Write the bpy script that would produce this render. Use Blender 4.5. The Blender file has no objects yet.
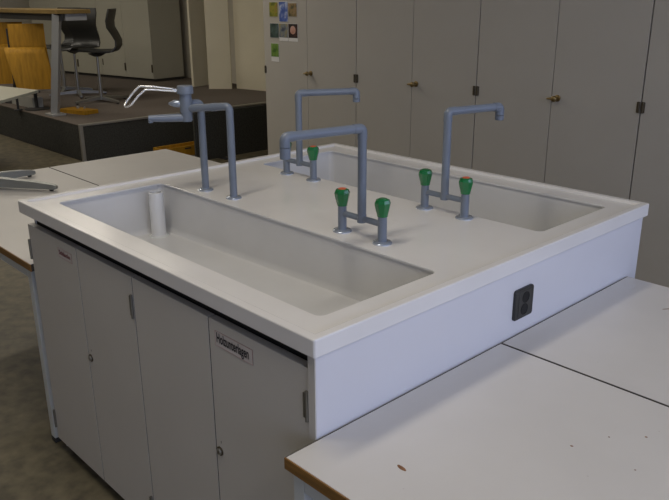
import bpy, bmesh, math, random
from mathutils import Vector, Matrix
random.seed(4)
S = bpy.context.scene
C = S.collection
R = math.radians
Z0 = 0.98                      # height of the sink unit's rim above the floor; heights below are measured from that rim

# ------------------------------------------------------------------ camera
cd = bpy.data.cameras.new('camera'); cam = bpy.data.objects.new('camera', cd); C.objects.link(cam)
cd.sensor_width = 36; cd.lens = 741.34 * 36 / 669; cd.clip_end = 100; cd.clip_start = .01
yaw, pitch, roll = 0.8158, 0.3291, -0.0056
fw = Vector((-math.sin(yaw)*math.cos(pitch), math.cos(yaw)*math.cos(pitch), -math.sin(pitch)))
rt = Vector((math.cos(yaw), math.sin(yaw), 0)); up = rt.cross(fw)
r2 = rt*math.cos(roll) + up*math.sin(roll); u2 = up*math.cos(roll) - rt*math.sin(roll)
cam.matrix_world = Matrix(((r2.x, u2.x, -fw.x, .9966), (r2.y, u2.y, -fw.y, -.881), (r2.z, u2.z, -fw.z, .6435+Z0), (0, 0, 0, 1)))
S.camera = cam
# ------------------------------------------------------------------ world, daylight, exposure
w = bpy.data.worlds.new('world'); S.world = w; w.use_nodes = True
bg = w.node_tree.nodes['Background']; bg.inputs[0].default_value = (.62, .74, 1, 1); bg.inputs[1].default_value = 1.0
vs = S.view_settings; vs.view_transform = 'Standard'; vs.look = 'None'; vs.gamma = 1; vs.use_curve_mapping = False; vs.exposure = 0.15
def area(name, loc, rot, sx, sy, power, col):
    l = bpy.data.lights.new(name, 'AREA'); l.shape = 'RECTANGLE'; l.size = sx; l.size_y = sy; l.energy = power; l.color = col
    o = bpy.data.objects.new(name, l); C.objects.link(o); o.location = loc; o.rotation_euler = rot; return o
WIN = [(-3.6, -2.1), (-1.7, -.2), (.2, 1.7), (2.0, 3.4)]          # window openings along the right wall (y ranges)
WX = 3.6; WZ = (.95, 2.75)
for a, b in WIN:                                                  # daylight entering at each window
    area('window_daylight', (WX-.03, (a+b)/2, sum(WZ)/2), (0, R(90), 0), WZ[1]-WZ[0], b-a, 16.5, (.57, .66, 1))
LAMPS = [(-11.5, .6), (-8.2, .6), (-4.9, 0), (-.75, -.35), (2.2, -.3), (-4.9, 1.9), (-7.4, 2.5), (-10.4, 2.5)]
for x, y in LAMPS:                                                # fluorescent ceiling lamps
    area('ceiling_lamp_light', (x, y, 3.07), (0, 0, 0), .28, 1.3, 15, (1, .925, .80))

# ------------------------------------------------------------------ materials
M = {}
def mat(n, col, rough=.5, metal=0, var=0, scale=8, spec=None, bump=0, bscale=200, specks=None, detail=4, coat=0, stretch=None):
    m = bpy.data.materials.new(n); m.use_nodes = True; M[n] = m
    nt = m.node_tree; b = nt.nodes['Principled BSDF']
    b.inputs['Base Color'].default_value = (*col, 1); b.inputs['Roughness'].default_value = rough; b.inputs['Metallic'].default_value = metal
    if spec is not None: b.inputs['Specular IOR Level'].default_value = spec
    if coat: b.inputs['Coat Weight'].default_value = coat; b.inputs['Coat Roughness'].default_value = .08
    tc = nt.nodes.new('ShaderNodeTexCoord'); src = tc.outputs['Object']
    if stretch:
        mp = nt.nodes.new('ShaderNodeMapping'); mp.inputs['Scale'].default_value = stretch
        nt.links.new(src, mp.inputs[0]); src = mp.outputs[0]
    out = None
    if var:
        nz = nt.nodes.new('ShaderNodeTexNoise'); nz.inputs['Scale'].default_value = scale; nz.inputs['Detail'].default_value = detail
        nt.links.new(src, nz.inputs['Vector'])
        rp = nt.nodes.new('ShaderNodeValToRGB'); rp.color_ramp.elements[0].position = .3; rp.color_ramp.elements[1].position = .7
        rp.color_ramp.elements[0].color = (*[c*(1-var) for c in col], 1); rp.color_ramp.elements[1].color = (*[min(1, c*(1+var)) for c in col], 1)
        nt.links.new(nz.outputs['Fac'], rp.inputs[0]); out = rp.outputs[0]
    if specks:
        sc, thr, scol = specks
        vz = nt.nodes.new('ShaderNodeTexNoise'); vz.inputs['Scale'].default_value = sc; vz.inputs['Detail'].default_value = 1
        nt.links.new(tc.outputs['Object'], vz.inputs['Vector'])
        r3 = nt.nodes.new('ShaderNodeValToRGB'); r3.color_ramp.elements[0].position = thr; r3.color_ramp.elements[1].position = thr+.03
        nt.links.new(vz.outputs['Fac'], r3.inputs[0])
        mx = nt.nodes.new('ShaderNodeMix'); mx.data_type = 'RGBA'
        nt.links.new(r3.outputs[0], mx.inputs[0])
        if out: nt.links.new(out, mx.inputs[6])
        else: mx.inputs[6].default_value = (*col, 1)
        mx.inputs[7].default_value = (*scol, 1); out = mx.outputs[2]
    if out: nt.links.new(out, b.inputs['Base Color'])
    if bump:
        n2 = nt.nodes.new('ShaderNodeTexNoise'); n2.inputs['Scale'].default_value = bscale
        nt.links.new(src, n2.inputs['Vector'])
        bp = nt.nodes.new('ShaderNodeBump'); bp.inputs['Strength'].default_value = bump; bp.inputs['Distance'].default_value = .002
        nt.links.new(n2.outputs['Fac'], bp.inputs['Height']); nt.links.new(bp.outputs[0], b.inputs['Normal'])
    return m
mat('resin', (.77, .75, .727), .20, var=.025, scale=5)
mat('basin', (.64, .635, .625), .16, var=.03, scale=6)
mat('panel_white', (.67, .67, .71), .45, var=.015, scale=3)
mat('door_grey', (.60, .57, .52), .42, var=.02, scale=4, bump=.05)
mat('door_edge', (.36, .35, .31), .5)
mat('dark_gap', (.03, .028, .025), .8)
mat('laminate', (.66, .635, .60), .38, var=.03, scale=4, specks=(38, .80, (.35, .3, .26)))
mat('edge_wood', (.25, .125, .032), .5, var=.35, scale=6, stretch=(1, 1, 12))
mat('joint_shade', (.06, .05, .042), .7)
mat('scar', (.22, .10, .04), .7, var=.3, scale=60)
mat('frame_white', (.62, .64, .62), .4, var=.03)
mat('frame_black', (.03, .03, .03), .6)
mat('pipe_blue', (.172, .200, .246), .34, var=.03, scale=20)
mat('chrome', (.62, .65, .70), .18, 1)
mat('bright_chrome', (.86, .86, .84), .22, .75)
mat('flange', (.42, .47, .55), .22, .6)
mat('knob_green', (.008, .16, .045), .22, coat=.5)
mat('knob_red', (.62, .12, .05), .4)
mat('steel', (.50, .50, .48), .32, .9)
mat('steel_dull', (.33, .34, .33), .45, .7, var=.05)
mat('brass', (.30, .22, .10), .38, .85)
mat('hinge_steel', (.26, .25, .22), .4, .7)
mat('bronze', (.10, .08, .05), .45, .6)
mat('socket_black', (.022, .022, .022), .38)
mat('socket_insert', (.032, .032, .03), .42)
mat('socket_hole', (.004, .004, .004), .7)
mat('pvc_white', (.75, .75, .74), .3)
mat('label_paper', (.60, .55, .52), .6)
mat('label_red', (.54, .36, .34), .6)
mat('ink', (.02, .018, .02), .6)
mat('ink_red', (.20, .03, .04), .6)
mat('floor_lino', (.132, .112, .068), .55, var=.4, scale=16, detail=8, bump=.1, bscale=40)
mat('carpet_brown', (.138, .114, .095), .95, var=.22, scale=60, bump=.4, bscale=300)
mat('carpet_dark', (.046, .045, .038), .95, var=.4, scale=70, bump=.4, bscale=300)
mat('trim_alu', (.36, .34, .30), .4, .5)
mat('wall_cream', (.62, .58, .48), .8, var=.02)
mat('ceiling_white', (.72, .69, .62), .9, var=.02)
mat('cupboard', (.495, .465, .41), .30, var=.025, scale=3, bump=.04)
mat('cupboard_far', (.45, .435, .355), .4, var=.02, scale=3)
mat('board_cream', (.80, .74, .57), .5, var=.03, scale=3)
mat('plywood', (.40, .205, .016), .6, spec=.25, var=.22, scale=5, stretch=(6, 6, .8))
mat('chair_black', (.018, .018, .017), .4)
mat('table_wood', (.24, .155, .045), .45, var=.15, scale=8)
mat('grey_paint', (.36, .36, .35), .45)
mat('desk_dimmed', (.42, .42, .35), .45, var=.03)  # white desktop, the dimmer light at its place put into the colour
mat('concrete_grey', (.40, .40, .37), .6)
mat('glass', (.9, .95, 1), .02)
M['glass'].node_tree.nodes['Principled BSDF'].inputs['Transmission Weight'].default_value = 1
e = mat('lamp_glow', (1, .95, .85), .5); b_ = e.node_tree.nodes['Principled BSDF']
b_.inputs['Emission Color'].default_value = (1, .9, .74, 1); b_.inputs['Emission Strength'].default_value = 2

# ------------------------------------------------------------------ helpers
ORG = {}
def tag(o, label, cat=None, group=None, kind=None):
    o['label'] = label
    if cat: o['category'] = cat
    if group: o['group'] = group
    if kind: o['kind'] = kind
    return o
def thing(name, loc, label, cat, group=None, rotz=None):
    """Empty at a thing's base; with rotz its parts are given in local coordinates, else in scene coordinates."""
    o = bpy.data.objects.new(name, None); C.objects.link(o); o.empty_display_size = .05
    o.location = (loc[0], loc[1], loc[2]+Z0)
    ORG[o] = Vector(loc) if rotz is None else Vector((0, 0, 0))
    if rotz is not None: o.rotation_euler = (0, 0, rotz)
    return tag(o, label, cat, group)
def obj(name, bm, mats, parent=None, sharp=40, kind=None, label=None):
    bmesh.ops.recalc_face_normals(bm, faces=bm.faces)
    if parent is None:
        xs = [v.co for v in bm.verts]
        o0 = Vector(((min(v.x for v in xs)+max(v.x for v in xs))/2, (min(v.y for v in xs)+max(v.y for v in xs))/2, min(v.z for v in xs)))
    else: o0 = ORG[parent]
    bmesh.ops.translate(bm, verts=bm.verts, vec=-o0)
    for f in bm.faces: f.smooth = True
    me = bpy.data.meshes.new(name); bm.to_mesh(me); bm.free(); me.set_sharp_from_angle(angle=R(sharp))
    o = bpy.data.objects.new(name, me); C.objects.link(o)
    for m in ([mats] if isinstance(mats, str) else mats): me.materials.append(M[m])
    if parent is None: o.location = (o0.x, o0.y, o0.z+Z0)
    else: o.parent = parent
    wn = o.modifiers.new('weighted_normal', 'WEIGHTED_NORMAL'); wn.keep_sharp = True; wn.weight = 100
    ORG[o] = o0
    if kind: o['kind'] = kind
    if label: o['label'] = label
    return o
def copy_tree(o, parent=None):
    c = o.copy(); C.objects.link(c); c.parent = parent
    for ch in list(o.children): copy_tree(ch, c)
    return c
def NB(): return bmesh.new()
def box(bm, x0, x1, y0, y1, z0, z1, bev=0, seg=2, mi=0):
    r = bmesh.ops.create_cube(bm, size=1)
    for v in r['verts']:
        v.co = Vector((x0 if v.co.x < 0 else x1, y0 if v.co.y < 0 else y1, z0 if v.co.z < 0 else z1))
    fs = set(f for v in r['verts'] for f in v.link_faces)
    for f in fs: f.material_index = mi
    if bev:
        es = list(set(e for v in r['verts'] for e in v.link_edges))
        bmesh.ops.bevel(bm, geom=es, offset=bev, segments=seg, affect='EDGES', profile=.5, material=-1)
    return bm
def B(*a, **k): return box(NB(), *a, **k)
def obox(bm, p0, p1, wid, h0, h1, bev=0):
    """upright board standing on the ground line p0-p1"""
    a = Vector((p0[0], p0[1], 0)); b = Vector((p1[0], p1[1], 0)); d = (b-a).normalized(); n = Vector((-d.y, d.x, 0))*wid
    prism(bm, [(q.x, q.y) for q in (a, b, b+n, a+n)], h0, h1, bev); return bm
def prism(bm, poly, z0, z1, bev=0, mi=0):
    lo = [bm.verts.new((x, y, z0)) for x, y in poly]; hi = [bm.verts.new((x, y, z1)) for x, y in poly]; n = len(poly)
    fs = [bm.faces.new(lo[::-1]), bm.faces.new(hi)] + [bm.faces.new((lo[i], lo[(i+1) % n], hi[(i+1) % n], hi[i])) for i in range(n)]
    for f in fs: f.material_index = mi
    if bev:
        es = list(set(e for v in lo+hi for e in v.link_edges)); bmesh.ops.bevel(bm, geom=es, offset=bev, segments=2, affect='EDGES', profile=.5, material=-1)
    return bm
def fillet(pts, rad, n=6):
    P = [Vector(p) for p in pts]; out = [P[0]]
    for i in range(1, len(P)-1):
        a, b, c = P[i-1], P[i], P[i+1]; u = (a-b).normalized(); v = (c-b).normalized()
        ang = u.angle(v)
        if ang > 3.1: out.append(b); continue
        t = min(rad/math.tan(ang/2), (a-b).length*.49, (c-b).length*.49)
        s, e = b+u*t, b+v*t
        for k in range(n+1):
            q = k/n; out.append(s*(1-q)**2 + b*2*q*(1-q) + e*q*q)
    out.append(P[-1]); return out
def tube(bm, pts, r, seg=14, cap=True, mi=0, closed=False):
    P = [Vector(p) for p in pts]; rr = r if isinstance(r, (list, tuple)) else [r]*len(P); rings = []; N = len(P)
    up = None
    for i in range(N):
        if closed: t = (P[(i+1) % N]-P[i-1]).normalized()
        else: t = (P[min(i+1, N-1)]-P[max(i-1, 0)]).normalized()
        if up is None:
            up = Vector((0, 0, 1)) if abs(t.z) < .9 else Vector((1, 0, 0))
        u = (up - t*up.dot(t)).normalized(); v = t.cross(u); up = u
        rings.append([bm.verts.new(P[i] + (u*math.cos(2*math.pi*k/seg) + v*math.sin(2*math.pi*k/seg))*rr[i]) for k in range(seg)])
    for i in range(N if closed else N-1):
        a, b = rings[i], rings[(i+1) % N]
        for k in range(seg): bm.faces.new((a[k], a[(k+1) % seg], b[(k+1) % seg], b[k])).material_index = mi
    if cap and not closed:
        bm.faces.new(rings[0][::-1]).material_index = mi; bm.faces.new(rings[-1]).material_index = mi
    return bm
def lathe(bm, c, prof, seg=24, mi=0, axis=None):
    """prof: (radius, height) pairs going up from c; axis: direction of the height (default up)"""
    c = Vector(c); ax = Vector(axis or (0, 0, 1)).normalized(); q = Vector((0, 0, 1)).rotation_difference(ax); rings = []
    for r, h in prof:
        rings.append([bm.verts.new(c + q @ Vector((max(r, 1e-4)*math.cos(2*math.pi*k/seg), max(r, 1e-4)*math.sin(2*math.pi*k/seg), h))) for k in range(seg)])
    for a, b in zip(rings, rings[1:]):
        for k in range(seg): bm.faces.new((a[k], a[(k+1) % seg], b[(k+1) % seg], b[k])).material_index = mi
    bm.faces.new(rings[0][::-1]).material_index = mi; bm.faces.new(rings[-1]).material_index = mi
    return bm
def rrect(x0, x1, y0, y1, r, n=5):
    out = []
    for cx, cy, a0 in ((x1-r, y1-r, 0), (x0+r, y1-r, 90), (x0+r, y0+r, 180), (x1-r, y0+r, 270)):
        for k in range(n+1): a = R(a0+90*k/n); out.append((cx+r*math.cos(a), cy+r*math.sin(a)))
    return out
def loft(bm, loops, close_last=False, mi=0):
    rings = [[bm.verts.new(p) for p in L] for L in loops]; n = len(rings[0])
    for a, b in zip(rings, rings[1:]):
        for k in range(n): bm.faces.new((a[k], a[(k+1) % n], b[(k+1) % n], b[k])).material_index = mi
    if close_last: bm.faces.new(rings[-1]).material_index = mi
    return rings
def structure(name, bm, m, label, parent=None):
    o = obj(name, bm, m, parent); o['kind'] = 'structure'; o['label'] = label; return o

# ------------------------------------------------------------------ the room
FZ, CZ = -.98, 2.2
X0, X1, Y0, Y1 = -14.0, WX, -4.2, 5.9
structure('floor', B(X0-.2, X1+.2, Y0-.2, Y1+.2, FZ-.1, FZ), 'floor_lino', 'mottled brown linoleum classroom floor')
structure('ceiling', B(X0-.2, X1+.2, Y0-.2, Y1+.2, CZ, CZ+.1), 'ceiling_white', 'white classroom ceiling')
structure('wall_back', B(X0-.2, X1+.2, Y1, Y1+.2, FZ, CZ), 'wall_cream', 'cream wall behind the cupboards')
structure('wall_recess', B(-4.05, X1, 3.70, 3.85, FZ, CZ), 'wall_cream', 'cream wall directly behind the tall cupboards')
structure('wall_front', B(X0-.2, X1+.2, Y0-.2, Y0, FZ, CZ), 'wall_cream', 'cream wall behind the viewer')
structure('wall_left', B(X0-.2, X0, Y0, Y1, FZ, CZ), 'wall_cream', 'cream end wall beyond the platform')
bm = NB(); wz0, wz1 = WZ[0]-Z0, WZ[1]-Z0
box(bm, X1, X1+.2, Y0, Y1, FZ, wz0); box(bm, X1, X1+.2, Y0, Y1, wz1, CZ)
prev = Y0
for a, b in WIN: box(bm, X1, X1+.2, prev, a, wz0, wz1); prev = b
box(bm, X1, X1+.2, prev, Y1, wz0, wz1)
structure('wall_right', bm, 'wall_cream', 'cream window wall')
for i, (a, b) in enumerate(WIN):
    bm = NB()
    for q in ((a, a+.06, wz0, wz1), (b-.06, b, wz0, wz1), (a+.06, b-.06, wz0, wz0+.06), (a+.06, b-.06, wz1-.06, wz1), ((a+b)/2-.03, (a+b)/2+.03, wz0+.06, wz1-.06)):
        box(bm, X1+.05, X1+.11, q[0], q[1], q[2], q[3])
    wf = structure('window_%d' % (i+1), bm, 'frame_white', 'white framed window in the right wall')
    for ya, yb in ((a+.06, (a+b)/2-.03), ((a+b)/2+.03, b-.06)):
        obj('pane', B(X1+.075, X1+.08, ya, yb, wz0+.06, wz1-.06), 'glass', wf)
LAMP_AT = ['by the far left wall before the platform', 'left of the trapezoid table', 'beyond the left tables', 'above the sink unit', 'nearest the windows', 'before the picture cupboard', 'above the platform edge by the high table', 'above the platform beyond the black chairs']
for i, (x, y) in enumerate(LAMPS):
    t = thing('ceiling_lamp', (x, y, CZ), 'long white ceiling lamp ' + LAMP_AT[i], 'lamp', 'ceiling lamps')
    obj('housing', B(x-.15, x+.15, y-.7, y+.7, CZ-.07, CZ-.001, .01), 'frame_white', t)
    obj('diffuser', B(x-.12, x+.12, y-.66, y+.66, CZ-.085, CZ-.071, .004), 'lamp_glow', t)

# raised platform at the back left
PX, PY, PZ = -6.37, 2.456, -.596
pf = structure('floor_platform', B(X0, PX-.004, PY+.004, Y1, FZ, PZ-.012), 'carpet_dark', 'raised carpeted platform at the back left')
obj('carpet', B(X0, PX, PY, Y1, PZ-.012, PZ, .004), 'carpet_brown', pf)
obj('edge_trim', B(PX-.045, PX+.006, PY, Y1-.9, PZ-.016, PZ+.003, .003), 'trim_alu', pf)
obj('corner_trim', B(PX-.03, PX+.007, PY-.007, PY+.03, FZ, PZ+.004, .004), 'trim_alu', pf)

# ------------------------------------------------------------------ sink unit: worktop with two basins
W, D = 1.5, 1.4724
DZ = -.008
BX0, BX1 = -1.405, -.089
BAS = [(.096, .496), (.965, 1.362)]
wt = thing('sink_worktop', (-W/2, D/2, -.041), 'white double-basin sink top with raised rim on the grey cabinets', 'sink')
def rl(ins, z, r): return [(x, y, z) for x, y in rrect(-W+ins, -ins, ins, D-ins, max(r-ins, .001), 4)]
bm = NB()
rings = loft(bm, [rl(.05, -.028, .006), rl(.012, -.028, .006), rl(.012, -.041, .006), rl(.0006, -.041, .006), rl(0, -.0395, .006), rl(0, -.003, .006), rl(.001, -.001, .006), rl(.003, 0, .006), rl(.021, 0, .006), rl(.0235, -.001, .006), rl(.0275, -.0075, .006), rl(.029, DZ, .006)])
holes = []
for y0, y1 in BAS:
    lo = [bm.verts.new((x, y, DZ)) for x, y in rrect(BX0, BX1, y0, y1, .022, 6)]; holes.append(lo)
es = [bm.edges.get((rings[-1][k], rings[-1][(k+1) % len(rings[-1])])) for k in range(len(rings[-1]))]
for lo in holes: es += [bm.edges.new((lo[k], lo[(k+1) % len(lo)])) for k in range(len(lo))]
bmesh.ops.triangle_fill(bm, use_beauty=True, use_dissolve=False, edges=es)
obj('deck', bm, 'resin', wt, sharp=12)
def fz(x): return -.187 + (x+1.337)*.0235         # basin floor falls gently towards the outlet
for bi, (y0, y1) in enumerate(BAS):
    bm = NB()
    def bl(ins, zf, r): return [(x, y, zf(x)) for x, y in rrect(BX0+ins, BX1-ins, y0+ins, y1-ins, r, 6)]
    loft(bm, [bl(0, lambda x: DZ, .022), bl(.0012, lambda x: DZ-.0012, .022), bl(.0012, lambda x: DZ-.006, .022), bl(-.004, lambda x: DZ-.0072, .024), bl(-.004, lambda x: DZ-.010, .024), bl(.009, lambda x: fz(x)+.025, .02),
              bl(.0125, lambda x: fz(x)+.012, .019), bl(.018, lambda x: fz(x)+.004, .016), bl(.028, lambda x: fz(x), .012)], close_last=True)
    o = obj('basin', bm, 'basin', wt, sharp=26)
    cx, cy = -1.345, (.435 if bi == 0 else y0+.06)
    bm = NB(); lathe(bm, (cx, cy, fz(cx)-.001), [(.036, 0), (.036, .002), (.033, .004), (.024, .004), (.022, .001)], 24)
    obj('outlet_ring', bm, 'frame_white', o)
# standpipe standing in the near basin's outlet
cx, cy = -1.345, .435; z = fz(cx)+.0035
bm = NB(); H = .162; n = 24
loft(bm, [[(cx+r*math.cos(2*math.pi*k/n), cy+r*math.sin(2*math.pi*k/n), z+h) for k in range(n)] for r, h in ((.0215, .02), (.0215, H), (.0245, H), (.0255, H-.001), (.0255, H-.012), (.0265, H-.016), (.0265, .004), (.029, .003), (.029, 0), (.0215, 0), (.0215, .02))])
tag(obj('standpipe', bm, 'pvc_white'), 'white plastic overflow pipe standing in the near basin', 'pipe')

# ------------------------------------------------------------------ base cabinets under the sink
def text_mesh(s, size):
    cu = bpy.data.curves.new('t', 'FONT'); cu.body = s; cu.size = size; cu.align_x = 'LEFT'; cu.offset = size*.025
    o = bpy.data.objects.new('t', cu); C.objects.link(o); bpy.context.view_layer.update()
    me = bpy.data.meshes.new_from_object(o.evaluated_get(bpy.context.evaluated_depsgraph_get()))
    bpy.data.objects.remove(o); bpy.data.curves.remove(cu); return me
def door_label(parent, x0, x1, z0, z1, yf, s, tx0, tx1, tz, th, mi_t):
    bm = NB(); box(bm, x0, x1, yf-.0012, yf-.0002, z0, z1, mi=0)
    for q in ((x0, x1, z1-.0012, z1), (x0, x1, z0, z0+.0012), (x0, x0+.0012, z0, z1), (x1-.0012, x1, z0, z1)):
        box(bm, q[0], q[1], yf-.0015, yf-.0004, q[2], q[3], mi=1)
    me = text_mesh(s, 1.0); xs = [v.co.x for v in me.vertices]; ys = [v.co.y for v in me.vertices]
    kx = (tx1-tx0)/(max(xs)-min(xs)); ky = th/.73
    b2 = bmesh.new(); b2.from_mesh(me); vm = {}
    for v in b2.verts: vm[v] = bm.verts.new((tx0+(v.co.x-min(xs))*kx, yf-.0018, tz+v.co.y*ky))
    for f in b2.faces:
        try: bm.faces.new([vm[v] for v in f.verts]).material_index = mi_t
        except ValueError: pass
    b2.free()
    return obj('label_sticker', bm, ['label_paper', 'label_red', 'ink', 'ink_red'], parent)
DT, DB = -.083, -.925; YF = .017
SE = [-1.486, -1.118, -.775, -.404, -.036]
def hinge(x, zc, parent):
    bm = NB()
    box(bm, x-.0125, x-.007, YF-.004, YF-.0005, zc-.03, zc+.03, .001)
    tube(bm, [(x, YF-.003, zc-.036), (x, YF-.003, zc+.036)], .0045, 10)
    box(bm, x-.007, x, YF-.003, YF-.001, zc-.03, zc+.03)
    return obj('hinge', bm, 'hinge_steel', parent)
def lock(x, z, parent):
    bm = NB(); lathe(bm, (x, YF-.0003, z), [(.0125, 0), (.0125, .0025), (.0105, .003)], 20, axis=(0, -1, 0))
    lathe(bm, (x, YF-.0003, z), [(.0088, .001), (.0088, .006), (.0072, .0075)], 20, axis=(0, -1, 0), mi=1)
    box(bm, x-.0012, x+.0012, YF-.0083, YF-.006, z-.0045, z+.0045)
    o = obj('lock', bm, ['bronze', 'steel'], parent)
    return o
for ci, (a, m_, b, lab) in enumerate(((SE[0], SE[1], SE[2], 'grey two-door cabinet under the sink beside the left tables'), (SE[2], SE[3], SE[4], 'grey two-door cabinet under the sink nearest the right tables'))):
    t = thing('base_cabinet', ((a+b)/2, .35, FZ), lab, 'cabinet', 'sink cabinets')
    bm = NB(); cb = a+.0005; ce = b-.0005
    box(bm, cb, cb+.016, .042, .70, DB, -.235); box(bm, ce-.016, ce, .042, .70, DB, -.235)
    box(bm, cb+.016, ce-.016, .042, .70, DB, DB+.016); box(bm, cb+.016, ce-.016, .69, .70, DB+.016, -.235)
    box(bm, cb, ce, .05, .065, -.235, -.046)
    obj('carcass', bm, 'dark_gap', t)
    obj('plinth', B(cb, ce, .075, .69, FZ, DB-.0005), 'dark_gap', t)
    d1 = obj('door', B(a+.0022, m_-.0022, YF, YF+.022, DB, DT, .0012), 'door_grey', t)
    d2 = obj('door', B(m_+.0022, b-.0022, YF, YF+.022, DB, DT, .0012), 'door_grey', t)
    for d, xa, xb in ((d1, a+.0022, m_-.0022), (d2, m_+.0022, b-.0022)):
        for x_ in (xa-.0007, xb+.0001): obj('seam_shade', B(x_, x_+.0006, YF+.0015, YF+.0205, DB+.002, DT-.002), 'dark_gap', d)  # dark strips put in as the shade of the door seams
    lock(m_+.019, -.449, d2)
    for zc in (-.172, -.84):
        hinge(b-.006, zc, d2); 
        if ci == 0: hinge(a+.005, zc, d1)
    bm = NB(); box(bm, m_+.024, m_+.0255, YF-.0006, YF+.0005, -.424, -.417); obj('scratch', bm, 'dark_gap', d2)
    if ci == 0: door_label(d1, -1.25, -1.153, -.142, -.110, YF, 'Schläuche', -1.243, -1.163, -.131, .015, 3)
    else: door_label(d2, -.376, -.228, -.147, -.108, YF, 'Holzunterlagen', -.369, -.242, -.136, .026, 2)
ep = thing('end_panel', (-.023, D/2, FZ), 'smooth white end panel of the sink unit with black socket', 'panel')
obj('board', B(-.034, -.012, YF-.003, D-.010, FZ, -.0412, .001), 'panel_white', ep)
obj('front_edge', B(-.034, -.0125, YF-.0055, YF-.0031, FZ, -.0412), 'door_grey', ep, label='grey front edge of the panel')
tag(obj('end_panel', B(-W+.012-.012+.0005, -W+.0135, YF+.030, D-.010, FZ, -.0425, .001), 'panel_white'), 'white end panel of the sink unit facing the left tables', 'panel')
tag(obj('back_panel', B(-W+.015, -.036, D-.03, D-.012, FZ, -.0425, .001), 'panel_white'), 'white long panel closing the far side of the sink unit', 'panel')

# black double socket in the end panel
t = thing('power_socket', (-.012, .768, -.189), 'black rounded double power socket set in the white end panel', 'socket')
def yz_plate(x0, x1, y0, y1, z0, z1, r, mi=0):
    bm = NB(); L = rrect(y0, y1, z0, z1, r, 5); L2 = rrect(y0+.002, y1-.002, z0+.002, z1-.002, r*.8, 5)
    loft(bm, [[(x0, y, z) for y, z in L], [(x1-.002, y, z) for y, z in L], [(x1, y, z) for y, z in L2]], True); return bm
obj('plate', yz_plate(-.0118, -.004, .724, .812, -.190, -.102, .009), 'socket_black', t)
ins = obj('insert', yz_plate(-.0045, -.0025, .738, .798, -.184, -.108, .006), 'socket_insert', t)
for dy, zc in ((.003, -.129), (-.001, -.163)):
    bm = NB(); lathe(bm, (-.0026, .768+dy, zc), [(.0165, 0), (.0165, .0012), (.0145, .0012), (.014, .0003)], 20, axis=(1, 0, 0))
    h = obj('socket_well', bm, 'socket_hole', t)

# ------------------------------------------------------------------ taps
def valve(cx, cy, parent, red):
    bm = NB(); lathe(bm, (cx, cy, DZ), [(.028, 0), (.028, .003), (.025, .006), (.014, .0075), (.0125, .007)], 28)
    obj('base_flange', bm, 'flange', parent)
    bm = NB(); lathe(bm, (cx, cy, DZ+.007), [(.0130, 0), (.0130, .070), (.0110, .074), (.0110, .080)], 20)
    obj('valve_post', bm, 'pipe_blue', parent)
    # fluted green knob: ridged body that widens upwards with a shoulder
    n = 16; bm = NB(); z = DZ+.078
    loops = []
    for r, h, fl in ((.0150, 0, .0), (.0160, .005, .3), (.0198, .020, .9), (.0230, .035, 1.), (.0228, .039, .8), (.0190, .0475, .3), (.0130, .050, 0), (.0122, .0492, 0)):
        loops.append([(cx+(r*(1-.10*fl*(k % 2)))*math.cos(2*math.pi*k/n+.2), cy+(r*(1-.10*fl*(k % 2)))*math.sin(2*math.pi*k/n+.2), z+h) for k in range(n)])
    loft(bm, loops, True); bm.faces.new([v for v in list(bm.verts)[:n]][::-1])
    kn = obj('knob', bm, 'knob_green', parent, sharp=12)
    bm = NB(); lathe(bm, (cx, cy, z+.0492), [(.0122, 0), (.0118, .0012), (.010, .0022), (.003, .0026)], 18)
    obj('cap', bm, 'knob_red' if red else 'knob_green', kn, label='red cap of the hot water knob' if red else None)
def tap(x0, x1, y, zt, end, tipz, red0, red1, label):
    t = thing('tap', ((x0+x1)/2, y, DZ), label, 'tap', 'two-knob taps on the sink')
    valve(x0, y, t, red0); valve(x1, y, t, red1)
    xm = (x0+x1)/2; zb = .047
    bm = NB(); tube(bm, [(x0+.008, y, zb), (x1-.008, y, zb)], .0088, 14); obj('crossbar', bm, 'pipe_blue', t)
    ex, ey = end; zs = zt-.0125
    d = Vector((ex-xm, ey-y, 0)); L = d.length; d.normalize()
    bm = NB(); tube(bm, [(xm, y, zb), (xm, y, zs-.028)], .0126, 18); lathe(bm, (xm, y, zb-.011), [(.0135, 0), (.0135, .022), (.012, .024)], 18)
    obj('riser', bm, 'pipe_blue', t)
    P = fillet([(xm, y, zs-.030), (xm, y, zs), (xm+d.x*.03, y+d.y*.03, zs)], .011, 6)
    bm = NB(); tube(bm, P, .0137, 18); obj('elbow', bm, 'pipe_blue', t)
    bm = NB(); tube(bm, [(xm+d.x*.026, y+d.y*.026, zs), (ex-d.x*.018, ey-d.y*.018, zs)], .0126, 18); obj('spout_arm', bm, 'pipe_blue', t)
    P = fillet([(ex-d.x*.024, ey-d.y*.024, zs), (ex, ey, zs), (ex, ey, zs-.026)], .014, 6)
    bm = NB(); tube(bm, P, .0140, 18); obj('elbow', bm, 'pipe_blue', t)
    bm = NB(); lathe(bm, (ex, ey, tipz), [(.0118, .004), (.0120, 0), (.0138, .001), (.0142, .006), (.0142, zs-.0275-tipz)], 20); obj('nozzle', bm, 'pipe_blue', t)
    return t
tap(-.503, -.343, .562, .316, (-.467, .323), .247, True, False, 'blue-grey tap with spout over the near basin and green knobs')
tap(-1.195, -1.039, .928, .320, (-1.007, 1.122), .267, False, True, 'blue-grey tap at the far basin furthest from the right tables')
tap(-.496, -.336, .926, .324, (-.368, 1.127), .269, False, True, 'blue-grey tap at the far basin nearest the right tables')

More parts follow.
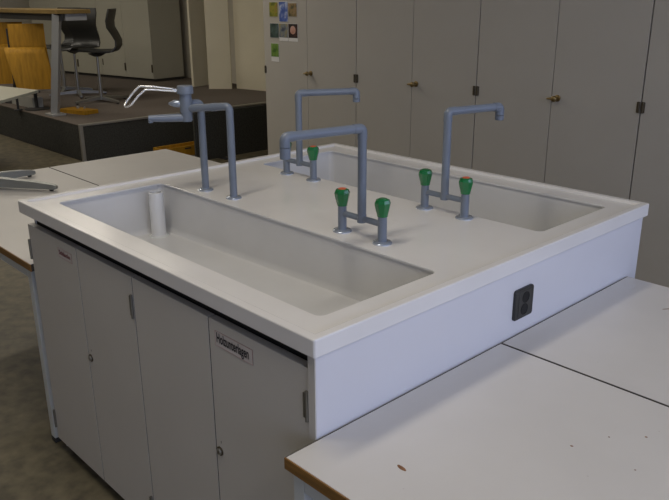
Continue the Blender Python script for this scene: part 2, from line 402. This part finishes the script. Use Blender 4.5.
# lever tap on two pipes
t = thing('lever_tap', (-1.117, .556, DZ), 'blue-grey swivel tap on two pipes with chrome wire lever', 'tap')
A1, A2 = (-1.197, .553), (-1.035, .558)
for p in (A1, A2):
    bm = NB(); lathe(bm, (p[0], p[1], DZ), [(.027, 0), (.027, .003), (.024, .006), (.0145, .0075), (.0125, .007)], 28); obj('base_flange', bm, 'flange', t)
zA = .298
vx, vy = -1.2, .497
bm = NB(); tube(bm, fillet([(A1[0], A1[1], DZ+.006), (A1[0], A1[1], zA+.004), (vx, vy+.008, zA+.004)], .018, 7), .0128, 18); obj('riser', bm, 'pipe_blue', t)
da = Vector((vx-A2[0], vy-A2[1], 0)).normalized()
zB = .304
def arm_at(q): return (A2[0]+da.x*q, A2[1]+da.y*q, zB-q*.10)
bm = NB(); tube(bm, fillet([(A2[0], A2[1], DZ+.006), (A2[0], A2[1], zB), arm_at(.07)], .016, 7), .0128, 18); obj('riser', bm, 'pipe_blue', t)
for q in (.052, .064):
    bm = NB(); tube(bm, [arm_at(q), arm_at(q+.006)], .0138, 18); obj('union_ring', bm, 'pipe_blue', t)
bm = NB(); tube(bm, [arm_at(.070), arm_at(.165)], .0124, 18); obj('supply_arm', bm, 'pipe_blue', t)
bm = NB(); lathe(bm, (vx, vy, .243), [(.0165, 0), (.0190, .004), (.0190, .030), (.0215, .034), (.0215, .074), (.0200, .080), (.0200, .092), (.0275, .094), (.0275, .116), (.025, .120), (.010, .1205)], 26); obj('valve_body', bm, 'pipe_blue', t)
bm = NB(); lathe(bm, (vx-.012, vy-.012, .303), [(.010, 0), (.0125, .006), (.0125, .022), (.009, .030), (.004, .042)], 16, axis=(-.70, -.71, 0)); obj('side_nozzle', bm, 'flange', t)
ds = Vector((-.49, -.872, 0)).normalized()
def along(q, z, off=0): return (vx+ds.x*q+ds.y*off, vy+ds.y*q-ds.x*off, z)
bm = NB(); tube(bm, [along(-.010, .256), along(.0, .256), along(.085, .257), along(.128, .258)], [.0130, .0140, .0128, .0105], 18); obj('spout_arm', bm, 'pipe_blue', t)
bm = NB(); lathe(bm, along(.121, .243), [(.0070, 0), (.0085, .002), (.0085, .014)], 16); obj('nozzle', bm, 'pipe_blue', t)
bm = NB(); tube(bm, [along(.020, .348), along(.040, .350)], .0055, 10); obj('lever_socket', bm, 'chrome', t)
lp = [(q, z+.006-.006*max(0, q-.12)/.08, o) for q, z, o in [(.030, .3455, .004), (.10, .356, .005), (.148, .361, .010), (.172, .340, .011), (.196, .313, .010), (.203, .302, .003), (.196, .2985, -.003), (.180, .305, -.010), (.155, .331, -.010), (.130, .350, -.009), (.10, .3475, -.005), (.030, .3395, -.004)]]
bm = NB(); tube(bm, fillet([along(q, z, o) for q, z, o in lp], .012, 4), .0034, 14); obj('wire_lever', bm, 'bright_chrome', t)

# ------------------------------------------------------------------ tables round the sink unit
def table(x0, x1, y0, y1, zt, label, marks=(), front=True, wall='x0', ix=.012):
    t = thing('table', ((x0+x1)/2, (y0+y1)/2, FZ), label, 'table', 'white laminate tables')
    top = obj('tabletop', B(x0+.003, x1-.003, y0+.003, y1-.003, zt-.026, zt, .0008), 'laminate', t)
    z0, z1 = zt-.027, zt-.0012
    q = {'y0': (x0, x1, y0, y0+.003), 'y1': (x0, x1, y1-.003, y1), 'x0': (x0, x0+.003, y0+.003, y1-.003), 'x1': (x1-.003, x1, y0+.003, y1-.003)}
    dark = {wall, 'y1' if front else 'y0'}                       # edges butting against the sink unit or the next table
    bm = NB()
    for k in q:
        if k not in dark: box(bm, *q[k], z0, z1)
    obj('edge_band', bm, 'edge_wood', t)
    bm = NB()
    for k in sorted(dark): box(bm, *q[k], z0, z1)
    obj('joint_shade_band', bm, 'joint_shade', t, label='dark band painted as the shade of the joint gap')  # dark bands stand in for the shade inside the gaps
    za, zb = zt-.068, zt-.0275; i = .012; lw = .034
    for q in ((x0+ix+lw, x1-ix-lw, y0+i, y0+i+.02), (x0+ix+lw, x1-ix-lw, y1-i-.02, y1-i), (x0+ix, x0+ix+.02, y0+i+lw, y1-i-lw), (x1-ix-.02, x1-ix, y0+i+lw, y1-i-lw)):
        obj('frame_rail', B(*q, za, zb, .002), 'frame_white', t)
    for lx in (x0+ix, x1-ix-lw):
        for ly in (y0+i, y1-i-lw):
            lg = obj('leg', B(lx, lx+lw, ly, ly+lw, FZ+.02, zb, .003), 'frame_white', t)
            obj('foot_cap', B(lx-.001, lx+lw+.001, ly-.001, ly+lw+.001, FZ, FZ+.0205, .003), 'frame_black', lg)
    for (mx, my, a, l, wd) in marks:
        bm = NB(); d = Vector((math.cos(a), math.sin(a))); n = Vector((-d.y, d.x)); P = []
        for k in range(10):
            th = 2*math.pi*k/10; q = Vector((mx, my)) + d*l/2*math.cos(th) + n*wd/2*math.sin(th)*(1+.3*random.random()); P.append((q.x, q.y))
        prism(bm, P, zt-.0005, zt+.0003); obj('chip', bm, 'scar', top)
    return t
TZ = -.235
table(-.0075, 1.50, -.079, .6715, TZ, 'white table with wood edge nearest the viewer at the end panel', [(.181, .065, -.15, .026, .008), (.373, .374, .3, .007, .004), (.464, .516, .3, .006, .004), (.41, .46, .1, .004, .003), (.501, .389, .7, .004, .003)])
table(-.0075, 1.50, .6745, 1.392, TZ, 'white table behind the seam line at the end panel', [(.201, 1.215, 1.0, .03, .004)], front=False)
table(-3.0, -1.503, .012, .723, TZ, 'white table left of the sink unit with metal star foot on it', [(-1.74, .19, .4, .01, .005)], wall='x1', ix=.036)
table(-3.0, -1.503, .726, 1.462, TZ, 'white table left of the sink unit, the further one towards the platform', [(-2.05, 1.05, .4, .01, .005)], front=False, wall='x1', ix=.036)

# grey metal star foot standing on the near left table
hx, hy = -2.80, .27
t = thing('star_foot', (hx, hy, TZ), 'grey metal star-shaped stand foot on the near left table', 'stand', rotz=0)
bm = NB(); lathe(bm, (0, 0, .012), [(.035, 0), (.035, .04), (.028, .048), (.017, .05), (.017, .30), (.012, .31)], 20); obj('hub', bm, 'steel_dull', t)
for (ex, ey) in ((-2.445, .527), (-2.85, .585), (-3.0+.03, .10), (-2.62, .045)):
    dx, dy = ex-hx, ey-hy; L = math.hypot(dx, dy); ux, uy = dx/L, dy/L; bm = NB()
    loops = []
    for s, wd, z0, z1 in ((.02, .028, .014, .062), (L*.75, .020, .012, .044), (L-.012, .016, .010, .032), (L, .012, .012, .026)):
        loops.append([(ux*s-uy*wd, uy*s+ux*wd, z0), (ux*s+uy*wd, uy*s-ux*wd, z0), (ux*s+uy*wd*.75, uy*s-ux*wd*.75, z1), (ux*s-uy*wd*.75, uy*s+ux*wd*.75, z1)])
    loft(bm, loops, True); bm.faces.new([v for v in list(bm.verts)[:4]][::-1])
    arm = obj('arm', bm, 'steel_dull', t)
    bm = NB(); lathe(bm, (ux*(L-.03), uy*(L-.03), 0), [(.009, 0), (.010, .002), (.010, .012)], 14); obj('glide', bm, 'frame_black', arm)

# ------------------------------------------------------------------ wall of tall cupboards
YC = 3.1; CT = 1.3; DW = .5453; cxs = [-4.08+DW*k for k in range(9)]
desc = ['tall grey-beige cupboard with pictures on its left door', 'tall grey-beige cupboard, second from the platform', 'tall grey-beige cupboard, third from the platform', 'tall grey-beige cupboard furthest to the right']
cup0 = None
for k in range(4):
    a, m_, b = cxs[2*k], cxs[2*k+1], cxs[2*k+2]
    t = thing('tall_cupboard', ((a+b)/2, YC+.3, FZ), desc[k], 'cupboard', 'cupboards along the back wall')
    obj('carcass', B(a+.001, b-.001, YC+.023, YC+.55, FZ, CT), 'door_edge', t)
    obj('plinth', B(a+.001, b-.001, YC+.012, YC+.0225, FZ, FZ+.05), 'dark_gap', t)
    for x0, x1, side in ((a+.003, m_-.002, 0), (m_+.002, b-.004, 1)):
        d = obj('door', B(x0, x1, YC, YC+.02, FZ+.055, CT-.01, .0015), 'cupboard', t)
        for zc in (.068, 1.0, -.78):
            hx_ = x0+.008 if side == 0 else x1-.008
            bm = NB(); tube(bm, [(hx_, YC-.004, zc-.03), (hx_, YC-.004, zc+.03)], .007, 10); box(bm, hx_-.011 if side else hx_-.002, hx_+.002 if side else hx_+.011, YC-.005, YC-.0005, zc-.028, zc+.028)
            obj('hinge', bm, 'bronze', d)
        if side == 1:
            kx, kz = x0+.038, .072
            bm = NB(); lathe(bm, (kx, YC-.0003, kz), [(.020, 0), (.020, .004), (.017, .006), (.009, .007), (.0085, .028), (.0135, .033), (.0175, .040), (.0175, .046), (.0135, .051), (.004, .053)], 20, axis=(0, -1, 0))
            tube(bm, [(kx, YC-.036, kz), (kx-.028, YC-.037, kz-.001), (kx-.050, YC-.033, kz-.003)], [.0085, .0075, .0055], 10)
            obj('door_knob', bm, 'brass', d)
# picture cards stuck on the first cupboard's left door
def pic_mat(n, c1, c2, c3, sc):
    m = bpy.data.materials.new(n); m.use_nodes = True; M[n] = m; nt = m.node_tree; b = nt.nodes['Principled BSDF']; b.inputs['Roughness'].default_value = .45
    tc = nt.nodes.new('ShaderNodeTexCoord'); nz = nt.nodes.new('ShaderNodeTexNoise'); nz.inputs['Scale'].default_value = sc; nz.inputs['Detail'].default_value = 2
    rp = nt.nodes.new('ShaderNodeValToRGB'); el = rp.color_ramp.elements; el[0].position = .38; el[1].position = .64; el[0].color = (*c1, 1); el[1].color = (*c3, 1)
    e2 = el.new(.5); e2.color = (*c2, 1)
    nt.links.new(tc.outputs['Object'], nz.inputs['Vector']); nt.links.new(nz.outputs['Fac'], rp.inputs[0]); nt.links.new(rp.outputs[0], b.inputs['Base Color'])
pic_mat('pic_olive', (.13, .15, .02), (.30, .28, .03), (.30, .16, .06), 14)
pic_mat('pic_blue', (.05, .10, .35), (.10, .16, .45), (.50, .55, .70), 18)
pic_mat('pic_brown', (.10, .09, .05), (.28, .20, .08), (.35, .22, .14), 20)
pic_mat('pic_teal', (.03, .05, .05), (.06, .10, .08), (.10, .14, .16), 14)
pic_mat('pic_greyblue', (.06, .07, .11), (.20, .22, .22), (.34, .28, .12), 16)
pic_mat('pic_dark', (.012, .010, .010), (.03, .015, .015), (.10, .04, .03), 12)
pic_mat('pic_green', (.06, .14, .02), (.14, .26, .04), (.22, .34, .08), 16)
pic_mat('pic_pink', (.50, .25, .18), (.58, .32, .24), (.62, .40, .34), 20)
mat('card_white', (.75, .73, .70), .5)
cards = [(-3.868, -3.758, .622, .74, 0, 'pic_dark', 'dark picture card at the top middle of the cupboard door'),
         (-3.752, -3.646, .622, .74, 0, 'pic_blue', 'blue picture card at the top right of the cupboard door'),
         (-3.992, -3.882, .492, .607, 0, 'pic_olive', 'yellow-green picture card above the dark teal one'),
         (-3.866, -3.758, .456, .610, 0, 'pic_blue', 'tall blue and white picture card on the cupboard door'),
         (-3.752, -3.646, .495, .600, 0, 'pic_brown', 'brown picture card right of the tall blue one'),
         (-3.990, -3.877, .328, .443, 0, 'pic_teal', 'dark teal picture card above the green one'),
         (-3.872, -3.762, .306, .443, .027, 'pic_greyblue', 'grey-blue picture card with white lower margin'),
         (-3.755, -3.643, .306, .443, .027, 'pic_dark', 'black picture card with a round pink shape'),
         (-3.984, -3.884, .138, .285, .038, 'pic_green', 'bright green picture card with white margin, lowest on the door')]
for x0, x1, z0, z1, wm, pm, lab in cards:
    t = thing('picture_card', ((x0+x1)/2, YC-.001, z0), lab, 'picture', 'picture cards on the cupboard door')
    obj('card', B(x0, x1, YC-.0025, YC-.0005, z0, z1), 'card_white', t)
    obj('print', B(x0+.002, x1-.002, YC-.0038, YC-.0026, z0+wm+.002, z1-.002), pm, t)
    if 'round pink' in lab:
        bm = NB(); lathe(bm, ((x0+x1)/2, YC-.0039, (z0+wm+z1)/2+.006), [(.033, 0), (.032, .0008), (.014, .001)], 20, axis=(0, -1, 0)); obj('round_motif', bm, 'pic_pink', t)

# ------------------------------------------------------------------ on the platform: far cupboards and boards
ang = R(9.1); cr = (-9.49, 5.15)
desc2 = ['pale single-door cupboard at the corner behind the black chairs', 'pale two-door cupboard behind the black chairs', 'pale two-door cupboard behind the wooden seats']
for k, (d0, d1) in enumerate(((0, .66), (.66, 1.94), (1.94, 3.22))):
    t = thing('platform_cupboard', (cr[0], cr[1], PZ), desc2[k], 'cupboard', 'cupboards on the platform', rotz=ang)
    obj('carcass', B(-d1+.001, -d0, .023, .62, .04, 2.1), 'cupboard_far', t)
    obj('plinth', B(-d1+.001, -d0-.001, .03, .6, 0, .0395), 'dark_gap', t)
    ds_ = [(d0, d1)] if k == 0 else [(d0, (d0+d1)/2), ((d0+d1)/2, d1)]
    for j, (u, v) in enumerate(ds_):
        d = obj('door', B(-v+.002, -u-.002, .002, .021, .045, 2.09, .0015), 'cupboard_far', t)
        hx_ = -u-.012
        if j == 0:
            for zc in (.2, 1.8): obj('hinge', B(hx_-.014, hx_+.010, -.012, .0015, zc-.06, zc+.06, .002), 'bronze', d)
            if k: obj('lock_plate', B(-v+.035, -v+.055, -.004, .0015, .20, .30, .002), 'bronze', d)
def board(p0, p1, wd, h, lab):
    bm = NB(); obox(bm, p0, p1, wd, PZ, PZ+h, .004); tag(obj('partition_board', bm, 'board_cream'), lab, 'board', 'tall boards beside the cupboards')
board((-8.456, 5.205), (-8.516, 5.515), .04, 2.3, 'cream board standing edge-on, leftmost of the three tall boards')
board((-8.086, 5.215), (-7.848, 5.446), .04, 2.3, 'cream board standing angled between two others')
board((-7.85, 5.53), (-6.75, 5.70), .04, 2.3, 'wide cream board partly hidden by the picture cupboard')

# high work table on the platform
t = thing('high_table', (-7.8, 2.75, PZ), 'high table with wooden top and slanted grey leg on the platform', 'table')
obj('tabletop', B(-9.4, -6.83, 2.56, 2.93, .49, .532, .004), 'table_wood', t)
obj('frame_rail', B(-9.3, -6.86, 2.60, 2.63, .42, .489), 'frame_black', t)
obj('frame_rail', B(-6.92, -6.87, 2.66, 2.90, .42, .489, .003), 'grey_paint', t)
for fx, tx in ((-7.225, -6.935), (-9.35, -9.15)):
    bm = NB(); tube(bm, [(fx, 2.575, PZ+.022), (tx, 2.60, .485)], .053, 4); lg = obj('leg', bm, 'grey_paint', t)
    obj('foot_plate', B(fx-.11, fx+.09, 2.50, 2.66, PZ, PZ+.022, .004), 'grey_paint', lg)
# wooden flip-up seats in front of it
def flip_seat(x, y, rz, lab):
    t = thing('flip_seat', (x, y, PZ), lab, 'seat', 'plywood flip-up seats', rotz=rz)
    def sheet(wd, prof, th):
        bm = NB(); n = 8; cols = []
        for yy, zz, cv, sh in prof:
            row = []
            for k in range(n+1):
                u = k/n*2-1; row.append((u*wd/2+sh, yy+cv*u*u, zz))
            cols.append(row)
        vf = [[bm.verts.new(p) for p in r] for r in cols]; vb = [[bm.verts.new((p[0], p[1]+th, p[2])) for p in r] for r in cols]
        m = len(cols)
        for i in range(m-1):
            for k in range(n):
                bm.faces.new((vf[i][k], vf[i][k+1], vf[i+1][k+1], vf[i+1][k])); bm.faces.new((vb[i][k+1], vb[i][k], vb[i+1][k], vb[i+1][k+1]))
        for k in range(n):
            bm.faces.new((vf[0][k+1], vf[0][k], vb[0][k], vb[0][k+1])); bm.faces.new((vf[-1][k], vf[-1][k+1], vb[-1][k+1], vb[-1][k]))
        for i in range(m-1):
            bm.faces.new((vf[i][0], vf[i+1][0], vb[i+1][0], vb[i][0])); bm.faces.new((vf[i+1][-1], vf[i][-1], vb[i][-1], vb[i+1][-1]))
        return bm
    obj('backrest', sheet(.385, [(0, .28, -.02, .05), (.0, .5, -.02, .02), (-.005, .75, -.02, 0), (.015, .97, -.02, 0)], .014), 'plywood', t)
    obj('seat', sheet(.43, [(-.16, .25, -.015, .06), (-.15, .45, -.015, .02), (-.13, .64, -.012, -.02), (-.10, .695, -.01, -.03), (-.05, .715, -.01, -.03)], .014), 'plywood', t)
    bm = NB(); tube(bm, [(-.205, .03, .012), (-.205, .03, .92)], .014, 8); tube(bm, [(-.205, .03, .90), (-.1, .03, .90)], .01, 8); tube(bm, [(-.205, .03, .40), (.1, .045, .40)], .012, 8); tube(bm, [(.0, .06, .012), (.0, .055, .5)], .02, 10)
    lathe(bm, (0, .06, 0), [(.14, 0), (.14, .01), (.03, .02)], 20); lathe(bm, (-.205, .03, 0), [(.05, 0), (.05, .01), (.016, .016)], 16)
    obj('frame', bm, 'frame_black', t)
    return t
flip_seat(-7.80, 2.60, R(62), 'orange-brown plywood flip-up seat next to the slanted grey table leg')
flip_seat(-8.62, 2.68, R(62), 'orange-brown plywood flip-up seat cut off by the left picture edge')
# grey beam foot and wooden block on the platform
tag(obj('foot_beam', B(-8.55, -7.88, 2.60, 2.72, PZ, PZ+.13, .006), 'concrete_grey'), 'pale grey box beam on the platform below the wooden seats', 'beam')
t = thing('wooden_block', (-7.2, 2.85, PZ), 'flat orange wooden block lying on the platform by the table leg', 'block', rotz=R(14))
obj('slab', B(-.22, .20, -.10, .10, 0, .045, .004), 'plywood', t)
bm = NB(); lathe(bm, (-.06, .03, .0455), [(.02, 0), (.02, .018), (.012, .026)], 12); lathe(bm, (.03, .05, .0455), [(.014, 0), (.014, .016), (.008, .02)], 12); obj('screw_head', bm, 'steel', t)
# white trapezoid table on the lower floor
t = thing('trapezoid_table', (-7.0, 1.4, FZ), 'white-topped table corner in front of the platform at the left edge', 'table')
bm = NB(); prism(bm, [(-6.63, 2.18), (-7.95, 1.90), (-6.95, .85), (-6.02, 1.55)], TZ-.026, TZ, .002); obj('tabletop', bm, 'desk_dimmed', t)
for lx, ly in ((-7.35, 1.55), (-6.85, 1.12)):
    bm = NB(); tube(bm, [(lx, ly, FZ+.03), (lx, ly, TZ-.027)], .03, 12); lg = obj('leg', bm, 'grey_paint', t)
    obj('foot_bar', B(lx-.05, lx+.05, ly-.25, ly+.25, FZ, FZ+.03, .005), 'frame_black', lg)
# low wooden box on the floor against the platform
t = thing('wooden_box', (-5.97, 3.4, FZ), 'low orange-brown wooden box on the floor between platform and left tables', 'box')
bm = NB(); bx0, bx1, by0, by1, bz = -6.06, -5.88, 3.10, 3.75, -.872
box(bm, bx0, bx0+.015, by0, by1, FZ, bz); box(bm, bx1-.015, bx1, by0, by1, FZ, bz); box(bm, bx0+.015, bx1-.015, by0, by0+.015, FZ, bz); box(bm, bx0+.015, bx1-.015, by1-.015, by1, FZ, bz); box(bm, bx0+.015, bx1-.015, by0+.015, by1-.015, FZ, FZ+.015)
obj('body', bm, 'plywood', t)
obj('grip_hole', B(bx1-.001, bx1+.001, 3.38, 3.46, bz-.035, bz-.02), 'dark_gap', t)

t = thing('black_panel', (-5.5, 3.9, FZ), 'low black panel standing on the floor before the platform side', 'panel')
obj('board', B(-5.51, -5.485, 3.265, 4.5, FZ+.012, -.472, .004), 'carpet_dark', t)
for fy in (3.6, 4.3): obj('foot', B(-5.65, -5.4, fy-.03, fy+.03, FZ, FZ+.0115, .003), 'frame_black', t)

# black shell chairs
def shell_chair(x, y, rz, lab):
    t = thing('shell_chair', (x, y, PZ), lab, 'chair', 'black swivel chairs at the high table', rotz=rz)   # faces local -y
    prof = [(-.27, .600), (-.255, .625), (-.15, .628), (0, .612), (.16, .612), (.235, .632), (.285, .685), (.295, .75), (.262, .83), (.225, .90), (.222, .98), (.245, 1.06), (.262, 1.12)]
    wid = [.34, .42, .46, .48, .48, .47, .44, .42, .44, .48, .50, .50, .47]
    bm = NB(); n = 8; F = []; Bk = []
    for i, ((yy, zz), wd) in enumerate(zip(prof, wid)):
        a = Vector(prof[max(i-1, 0)]); c = Vector(prof[min(i+1, len(prof)-1)]); tg = (c-a).normalized(); nn = Vector((-tg.y, tg.x))*.016
        cv = .0 if i < 4 else min(.035, (i-4)*.008)
        rF, rB = [], []
        for k in range(n+1):
            u = k/n*2-1; s = u*wd/2
            rF.append(bm.verts.new((s, yy-cv*u*u, zz+(.02*u*u if i < 5 else 0)))); rB.append(bm.verts.new((s, yy-cv*u*u-nn.x, zz-nn.y+(.02*u*u if i < 5 else 0))))
        F.append(rF); Bk.append(rB)
    m = len(F)
    for i in range(m-1):
        for k in range(n):
            bm.faces.new((F[i][k], F[i][k+1], F[i+1][k+1], F[i+1][k])); bm.faces.new((Bk[i][k+1], Bk[i][k], Bk[i+1][k], Bk[i+1][k+1]))
        bm.faces.new((F[i][0], F[i+1][0], Bk[i+1][0], Bk[i][0])); bm.faces.new((F[i+1][n], F[i][n], Bk[i][n], Bk[i+1][n]))
    for k in range(n):
        bm.faces.new((F[0][k+1], F[0][k], Bk[0][k], Bk[0][k+1])); bm.faces.new((F[-1][k], F[-1][k+1], Bk[-1][k+1], Bk[-1][k]))
    obj('shell', bm, 'chair_black', t)
    bm = NB(); lathe(bm, (0, 0, .555), [(.04, 0), (.10, .03), (.11, .036)], 16); obj('seat_plate', bm, 'frame_black', t)
    bm = NB(); tube(bm, [(0, 0, .05), (0, 0, .30)], .026, 14); tube(bm, [(0, 0, .30), (0, 0, .556)], .017, 14); obj('pedestal', bm, 'steel', t)
    for k in range(4):
        a = R(45+90*k); bm = NB(); ux, uy = math.cos(a), math.sin(a); loops = []
        for s, wd, z0, z1 in ((.01, .022, .03, .075), (.33, .016, .018, .042), (.37, .012, .016, .032)):
            loops.append([(ux*s-uy*wd, uy*s+ux*wd, z0), (ux*s+uy*wd, uy*s-ux*wd, z0), (ux*s+uy*wd, uy*s-ux*wd, z1), (ux*s-uy*wd, uy*s+ux*wd, z1)])
        loft(bm, loops, True); bm.faces.new([v for v in list(bm.verts)[:4]][::-1]); arm = obj('foot_arm', bm, 'steel', t)
        bm = NB(); lathe(bm, (ux*.345, uy*.345, 0), [(.014, 0), (.014, .017)], 12); obj('glide', bm, 'frame_black', arm)
    return t
cA = shell_chair(-7.912, 3.48, R(-38), 'black shell chair on chrome star foot, seen from its side')
def place(x, y, rz, lab):
    c = copy_tree(cA); c.location = (x, y, PZ+Z0); c.rotation_euler = (0, 0, rz); c['label'] = lab; return c
place(-8.73, 3.561, R(25), 'black shell chair with broad backrest turned to the viewer, middle of three')
place(-9.28, 3.62, R(15), 'black shell chair half hidden behind the grey table leg')
